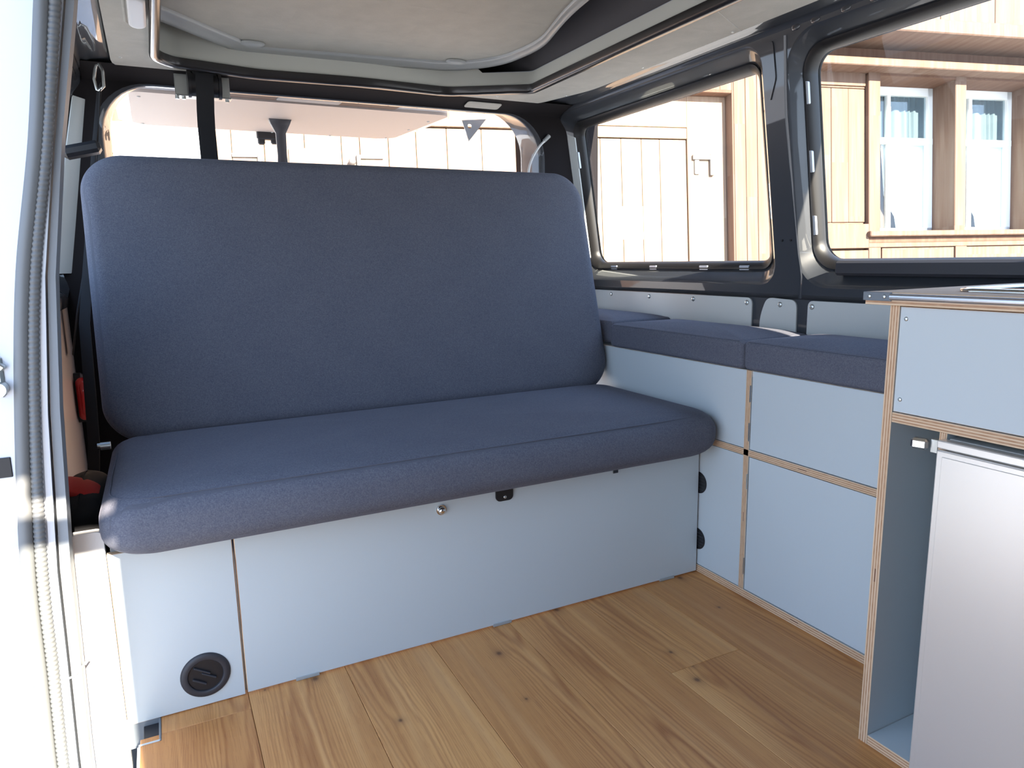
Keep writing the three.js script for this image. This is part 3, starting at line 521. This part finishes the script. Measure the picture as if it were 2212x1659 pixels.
// ------------------------------------------------------------------ belts, cable, lamp and bag at the rear
{
  const s = thing('seat_belt', 'black seat belt hanging from a reel on the rear roof beam', 'seat belt', null, [-1.087, 1.347, -0.86]);
  part(s, 'bracket', [box(-0.075, 0.07, -0.018, 0.05, -0.022, -0.018, 0.002), box(-0.075, 0.07, -0.022, -0.018, -0.022, 0.02, 0.002), box(-0.075, -0.04, 0.046, 0.05, -0.02, 0.01, 0.002)], M.zinc, 'zinc plated bracket');
  for (const x of [-0.072, -0.055, -0.005, 0.058]) part(s, 'bolt', cyl(0.006, 0.006, 0.009, [x, -0.025, 0.008], 'y', 6), M.zinc);
  part(s, 'reel', [cyl(0.033, 0.033, 0.07, [0, 0.012, 0.01], 'x', 28), cyl(0.036, 0.036, 0.008, [-0.039, 0.012, 0.01], 'x', 28), cyl(0.036, 0.036, 0.008, [0.04, 0.012, 0.01], 'x', 28), box(-0.03, 0.034, 0.02, 0.052, -0.015, 0.035, 0.004)], M.black);
  part(s, 'webbing', loft([[0.036, 0.045], [0.02, 0.048], [-0.02, 0.042], [-0.06, 0.02], [-0.10, 0.015], [-0.3, 0.04], [-0.5, 0.05]].map(([y, z], i) => { const w = 0.023; return [V3(-w - i * 0.001, y, z), V3(w - i * 0.001, y, z), V3(w - i * 0.001, y, z - 0.0015), V3(-w - i * 0.001, y, z - 0.0015)]; })), M.webbing);
}
{
  const s = thing('seat_belt', 'seat belt hanging down the rear left pillar from a metal loop', 'seat belt', null, [-1.345, 1.36, -0.84]);
  part(s, 'anchor_loop', [polyTube([V3(0.004, 0.028, 0), V3(0.012, 0.01, 0.01), V3(0.010, -0.03, 0.01), V3(-0.006, -0.042, 0), V3(-0.011, -0.01, 0), V3(-0.004, 0.022, 0)], 0.004, 8, true)], M.zinc);
  part(s, 'webbing', loft([[-0.003, -0.033, 0], [-0.032, -0.204, 0.04], [-0.082, -0.55, 0.08], [-0.090, -0.64, 0.17], [-0.089, -0.81, 0.27], [-0.090, -0.92, 0.32], [-0.098, -1.02, 0.37]].map(([x, y, z], i) => { const w = i < 2 ? 0.005 : 0.012; return [V3(x - w, y, z - 0.02), V3(x + w, y, z - 0.016), V3(x + w + 0.002, y, z - 0.018), V3(x - w + 0.002, y, z - 0.022)]; })), M.webbing);
  part(s, 'belt_guide', (() => { const g = box(-0.055, 0.03, -0.012, 0.016, -0.03, 0.03, 0.008); g.rotateZ(14 * R); g.translate(-0.035, -0.215, 0.17); return g; })(), M.black, 'black plastic belt guide');
  part(s, 'webbing', loft([[0.0, -0.02, -0.01], [-0.05, -0.35, -0.02], [-0.115, -0.62, 0.02], [-0.135, -0.73, 0.04]].map(([x, y, z]) => [V3(x - 0.003, y, z - 0.02), V3(x + 0.003, y, z + 0.02), V3(x + 0.005, y, z + 0.019), V3(x - 0.001, y, z - 0.021)])), M.webbing);
}
{
  const t = thing('wiring_cable', 'pale cable bending down from the rear right pillar', 'cable', null, [0.06, 1.28, -0.94]);
  part(t, 'cable', tube([V3(0.012, 0.012, -0.005), V3(-0.02, -0.015, 0), V3(-0.052, -0.06, 0), V3(-0.07, -0.105, 0.005), V3(-0.074, -0.16, 0.01)], 0.0042, 40, 10), M.cable);
  part(t, 'plug', (() => { const g = new THREE.CylinderGeometry(0.0075, 0.0065, 0.03, 14); g.rotateZ(-48 * R); g.translate(0.012, 0.014, -0.005); return g; })(), M.greyTrim);
}
{
  const t = thing('tail_lamp', 'red tail lamp lens seen at the rear left corner', 'lamp', null, [-1.47, 0.50, -0.86]);
  part(t, 'lens', (() => { const g = cushion(0.035, 0.12, 0.04, 0.015, 0.01, 0.006); g.rotateX(Math.PI / 2); return g; })(), M.red);
  part(t, 'housing', box(-0.03, 0.0, -0.07, 0.07, -0.035, -0.01, 0.005), M.black);
}
{
  const t = thing('bag', 'black bag with a red top edge wedged between bench and side wall', 'bag', null, [-1.44, 0.30, -0.28]);
  part(t, 'body', (() => { const g = cushion(0.085, 0.30, 0.22, 0.04, 0.035, 0.01); g.translate(0, 0, 0); return g; })(), M.webbing);
  part(t, 'red_edge', (() => { const g = cushion(0.075, 0.11, 0.016, 0.03, 0.007, 0.004); g.rotateZ(-24 * R); g.translate(-0.004, 0.110, 0.03); return g; })(), M.redCloth);
}

// ------------------------------------------------------------------ raised tailgate
{
  const t = structure('door_1', null, null, 'raised tailgate');
  t.position.set(-0.64, 1.41, -1.1);
  const tilt = (a, b, k) => V3(a, 0.082 + 0.039 * b + k, -b);   // b runs rearwards
  const o = roundRect(-0.70, 0.70, 0, 1.55, [0.05, 0.05, 0.12, 0.12], 6), win = roundRect(-0.60, 0.60, 0.08, 0.40, 0.06, 6), ln = roundRect(-0.645, 0.645, 0.60, 1.505, [0.05, 0.05, 0.1, 0.1], 6);
  part(t, 'shell', plate(o, [win], (a, b, k) => tilt(a, b, 0.03 * k)), M.silver);
  part(t, 'pane', plate(win, [], (a, b, k) => tilt(a, b, 0.018 + 0.004 * k)), M.tintGlass, 'dark tinted rear window');
  part(t, 'lamp_strip', plate(roundRect(-0.46, 0.38, 0.42, 0.592, 0.01, 2), [], (a, b, k) => tilt(a, b, -0.006 + 0.006 * k)), M.tintGlass, 'brown strip with the brake light');
  part(t, 'brake_light', plate(roundRect(-0.12, 0.13, 0.50, 0.57, 0.01, 2), [], (a, b, k) => tilt(a, b, -0.009 + 0.003 * k)), M.greyPocket);
  part(t, 'liner', plate(ln, [], (a, b, k) => tilt(a, b, -0.012 + 0.012 * k)), M.tailLiner, 'cream inner liner board');
  for (const [a, b] of [[-0.61, 0.7], [-0.6, 1.45], [-0.3, 1.485], [0, 1.487], [0.3, 1.485], [0.6, 1.45], [0.615, 1.1], [0.61, 0.8]]) part(t, 'screw', (() => { const p = tilt(a, b, -0.0125); return screwGeo(0.007, '-y', [p.x, p.y, p.z]); })(), M.greyTrim);
  const p0 = tilt(-0.03, 1.05, -0.013);
  part(t, 'pull_strap', loft([[0, 0.05, 0.02], [-0.02, 0.042, 0.018], [-0.06, 0.022, 0.012], [-0.16, 0.02, 0.008], [-0.36, 0.032, 0.008]].map(([dy, w, d]) => [V3(p0.x - w, p0.y + dy, p0.z - d), V3(p0.x + w, p0.y + dy, p0.z - d), V3(p0.x + w, p0.y + dy, p0.z + d), V3(p0.x - w, p0.y + dy, p0.z + d)])), M.blackSatin, 'black pull strap');
  const p1 = tilt(-0.02, 1.52, 0);
  part(t, 'lock', [box(p1.x - 0.055, p1.x + 0.055, p1.y - 0.05, p1.y, p1.z - 0.02, p1.z + 0.02, 0.006), box(p1.x - 0.05, p1.x - 0.015, p1.y - 0.075, p1.y - 0.04, p1.z - 0.015, p1.z + 0.015, 0.006), box(p1.x + 0.015, p1.x + 0.05, p1.y - 0.07, p1.y - 0.04, p1.z - 0.015, p1.z + 0.015, 0.006)], M.black);
  part(t, 'hinge_bracket', (() => { const g = plate([[0.0, 0], [0.10, 0.01], [0.025, -0.075]], [roundRect(0.022, 0.038, -0.028, -0.012, 0.006, 3)], (a, b, k) => V3(0.47 + a, -0.03 + b, -0.06 - 0.004 * k)); return g; })(), M.silver);
}

// ------------------------------------------------------------------ outdoors
structure('ground', (() => { const g = new THREE.PlaneGeometry(120, 120); g.rotateX(-Math.PI / 2); g.translate(0, -0.56, 0); return planarUV(g); })(), M.ground);
{
  const a = 13 * R, tt = -5.5 * R, D = V3(Math.cos(a), 0, Math.sin(a)), N0 = V3(-Math.sin(a), 0, Math.cos(a)), U = V3(0, 1, 0).multiplyScalar(Math.cos(tt)).addScaledVector(N0, Math.sin(tt)), N = V3().crossVectors(D, U);
  const h = thing('timber_house', 'sunlit timber house with plank walls, barn doors and white framed windows', 'house', null, [2.2, 0.86, -4]);
  h.quaternion.setFromRotationMatrix(new THREE.Matrix4().makeBasis(D, U, N));
  const wood = (s0, s1, y0, y1, n0, n1, c = 0.004) => { const g = box(s0, s1, y0, y1, n0, n1, c), uv = g.attributes.uv, o = rnd(), o2 = rnd(); for (let i = 0; i < uv.count; i++) uv.setXY(i, uv.getX(i) * 1.6 + o, uv.getY(i) * 0.7 + o2); return g; };
  const WP = (name, ...b) => part(h, name, wood(...b), M.housePale);
  const W = (name, ...b) => part(h, name, wood(...b), M.house), WD = (name, ...b) => part(h, name, wood(...b), M.houseDark);
  W('rear_wall', -9, 9, -1.5, 3.4, -0.6, -0.42);
  // barn door recess
  WD('lintel', -0.6, 1.475, 1.478, 1.60, -0.14, -0.002); W('door_jamb', 1.475, 1.492, -1.4, 1.6, -0.14, -0.001);
  WP('door_frame', 1.075, 1.474, -1.4, 1.478, -0.14, -0.115); WP('door_frame', -0.5, 1.075, 1.19, 1.478, -0.14, -0.115); WP('door_frame', -0.5, 1.075, 1.088, 1.186, -0.14, -0.12);
  const dl = part(h, 'door_leaf', wood(-0.5, 1.07, -1.4, 1.08, -0.16, -0.14), M.house);
  [-0.5, -0.2, 0.017, 0.217, 0.418, 0.618, 0.80, 1.068].forEach((s, i, l) => { if (i < l.length - 1) part(dl, 'plank', wood(s + 0.002, l[i + 1] - 0.002, -1.38, 1.078, -0.14, -0.126), M.housePale); });
  part(h, 'hinge', [box(1.12, 1.31, 0.895, 0.94, -0.115, -0.09, 0.004), box(1.295, 1.335, 0.75, 0.945, -0.115, -0.085, 0.006)], M.ironLight);
  part(h, 'hinge', [box(1.14, 1.19, 0.76, 0.90, -0.115, -0.10, 0.01)], M.ironLight);
  // siding
  for (let s = 1.494; s < 2.3; s += 0.121) W('siding_board', s, Math.min(s + 0.118, 2.345), -1.4, 1.76, -0.06, 0);
  for (let s = -0.58; s < 1.47; s += 0.121) W('siding_board', s, Math.min(s + 0.118, 1.4915), 1.50, 1.76, -0.06, 0);
  // framed wall panel left of the windows
  W('wall_panel', 2.36, 2.955, 0.03, 1.75, -0.12, -0.06); W('panel_frame', 2.36, 2.955, 1.605, 1.75, -0.06, -0.035); W('panel_rail', 2.36, 2.955, 1.585, 1.60, -0.06, -0.045);
  for (const s of [2.38, 2.575, 2.765]) W('panel_board', s, s + 0.1905, 0.30, 1.58, -0.06, -0.048);
  W('panel_foot', 2.36, 2.955, 0.04, 0.275, -0.06, 0.01); W('panel_foot', 2.36, 2.955, -1.4, 0.02, -0.06, 0);
  // posts and windows
  for (const s of [2.96, 3.982, 5.004]) W('post', s, s + 0.134, 0.2, 1.77, -0.31, 0.0, 0.006);
  WD('window_soffit', 2.96, 6.2, 1.70, 1.77, -0.31, -0.004);
  for (const s0 of [3.094, 4.116]) {
    const s1 = s0 + 0.888, w = part(h, 'window_frame', [box(s0, s1, 1.62, 1.70, -0.34, -0.285), box(s0, s1, 0.2, 0.27, -0.34, -0.285), box(s0, s0 + 0.06, 0.2, 1.7, -0.34, -0.285), box(s1 - 0.06, s1, 0.2, 1.7, -0.34, -0.285), box(s0 + 0.335, s0 + 0.375, 0.25, 1.65, -0.335, -0.29), box(s0, s1, 1.13, 1.19, -0.335, -0.282)], M.windowWhite, 'white painted window frame');
    part(w, 'pane', box(s0 + 0.05, s1 - 0.05, 1.19, 1.63, -0.318, -0.314), M.housePane); part(w, 'pane', box(s0 + 0.05, s1 - 0.05, 0.26, 1.13, -0.318, -0.314), M.housePane);
    part(h, 'curtain', loft([1.66, 1.4, 1.15].map((y) => [...Array(60)].map((_, i) => { const u = i / 59; return V3(s0 + 0.05 + u * 0.79, y, -0.352 + 0.012 * Math.sin(u * 60 + Math.sin(u * 17) * 2) + (u > 0.5 ? 0.008 : 0)); })), false), M.curtain, 'pale gathered curtain');
    part(h, 'roller_blind', plate([[s0 + 0.30, 1.16], [s0 + 0.86, 1.16], [s0 + 0.86, 0.24], [s0 + 0.50, 0.24], [s0 + 0.47, 0.40], [s0 + 0.40, 0.5], [s0 + 0.34, 0.62], [s0 + 0.32, 0.9]], [], (a, b, t) => V3(a, b, -0.35 + 0.005 * t)), M.blind, 'white lowered blind');
  }
  W('window_sill', 2.93, 6.2, 0.147, 0.2, -0.31, 0.06, 0.008); WD('sill_board', 2.96, 6.2, 0.09, 0.147, -0.31, 0.0);
  W('apron_board', 2.96, 6.2, 0.045, 0.09, -0.2, 0.0); for (const s of [3.13, 4.145, 5.16]) W('apron_panel', s, s + 0.87, -0.5, 0.042, -0.2, -0.02); for (const s of [2.96, 4.0, 5.02]) W('apron_stile', s, s + 0.14, -0.5, 0.044, -0.2, 0.0);
  W('apron_wall', 2.96, 6.2, -1.4, -0.5, -0.2, 0);
  // ledge beam, band and projecting upper floor
  W('ledge_beam', 1.9, 6.4, 1.725, 1.80, -0.2, 0.17, 0.008); WD('band_board', -9, 6.4, 1.80, 1.95, -0.2, 0.02);
  W('upper_beam', -9, 6.4, 1.935, 2.06, -0.2, 0.45, 0.01);
  for (let s = 0.3; s < 6.2; s += 0.62) W('upper_board', s, s + 0.614, 2.06, 3.4, 0.30, 0.40);
  // barn doors behind the van
  WP('lintel', -3.4, -0.6, 1.115, 1.84, -0.12, 0.0);
  const seamsB = [-3.13, -2.915, -2.67, -2.36, -2.07, -1.923, -1.69, -1.46, -1.2, -0.9, -0.6];
  seamsB.forEach((s, i, l) => { if (i < l.length - 1) WP('barn_plank', s + 0.002, l[i + 1] - 0.002, -1.4, 1.102, -0.12, -0.02); });
  WP('hatch', -2.486, -2.152, 0.5, 0.916, -0.02, 0.0);
  for (const [s0, s1, d] of [[-2.915, -2.69, 1], [-1.955, -1.738, -1]]) part(h, 'hinge', [box(s0, s1, 0.84, 0.872, -0.02, -0.004, 0.003), d > 0 ? box(s1 - 0.035, s1, 0.73, 0.872, -0.02, 0.006, 0.006) : box(s0, s0 + 0.035, 0.73, 0.872, -0.02, 0.006, 0.006)], M.ironLight);
  part(h, 'door_knob', (() => { const g = new THREE.SphereGeometry(0.03, 14, 10); g.translate(-1.99, 0.81, 0.02); return g; })(), M.ironLight);
  // notice sheet on the barn door
  const nt = thing('notice_sheet', 'white notice sheet with a pale blue band fixed on the barn door', 'notice', null, [0, 0, 0]);
  nt.position.copy(h.position); nt.quaternion.copy(h.quaternion);
  part(nt, 'paper', box(0.40, 0.615, 0.17, 0.47, -0.1255, -0.1235, 0.0004), M.blind); part(nt, 'blue_band', box(0.40, 0.615, 0.175, 0.25, -0.1234, -0.1225, 0.0002), std({ color: lin(0.5, 0.66, 0.85), roughness: 0.8 }));
  // translucent twin-wall sheet
  const ps = thing('plastic_sheet', 'translucent ribbed plastic sheet standing by the barn, left of the doors', 'sheet');
  ps.position.copy(h.position); ps.quaternion.copy(h.quaternion);
  part(ps, 'sheet', box(-4.6, -3.135, -1.35, 1.075, 0.03, 0.036, 0.001), M.poly);
  for (let s = -4.58; s < -3.14; s += 0.048) part(ps, 'rib', box(s, s + 0.006, -1.34, 1.07, 0.0365, 0.046, 0.001), M.poly);
  part(ps, 'edge_strip', box(-4.6, -3.13, 1.02, 1.08, 0.037, 0.05, 0.002), M.panelGrey);
}

renderer.render(scene, camera);
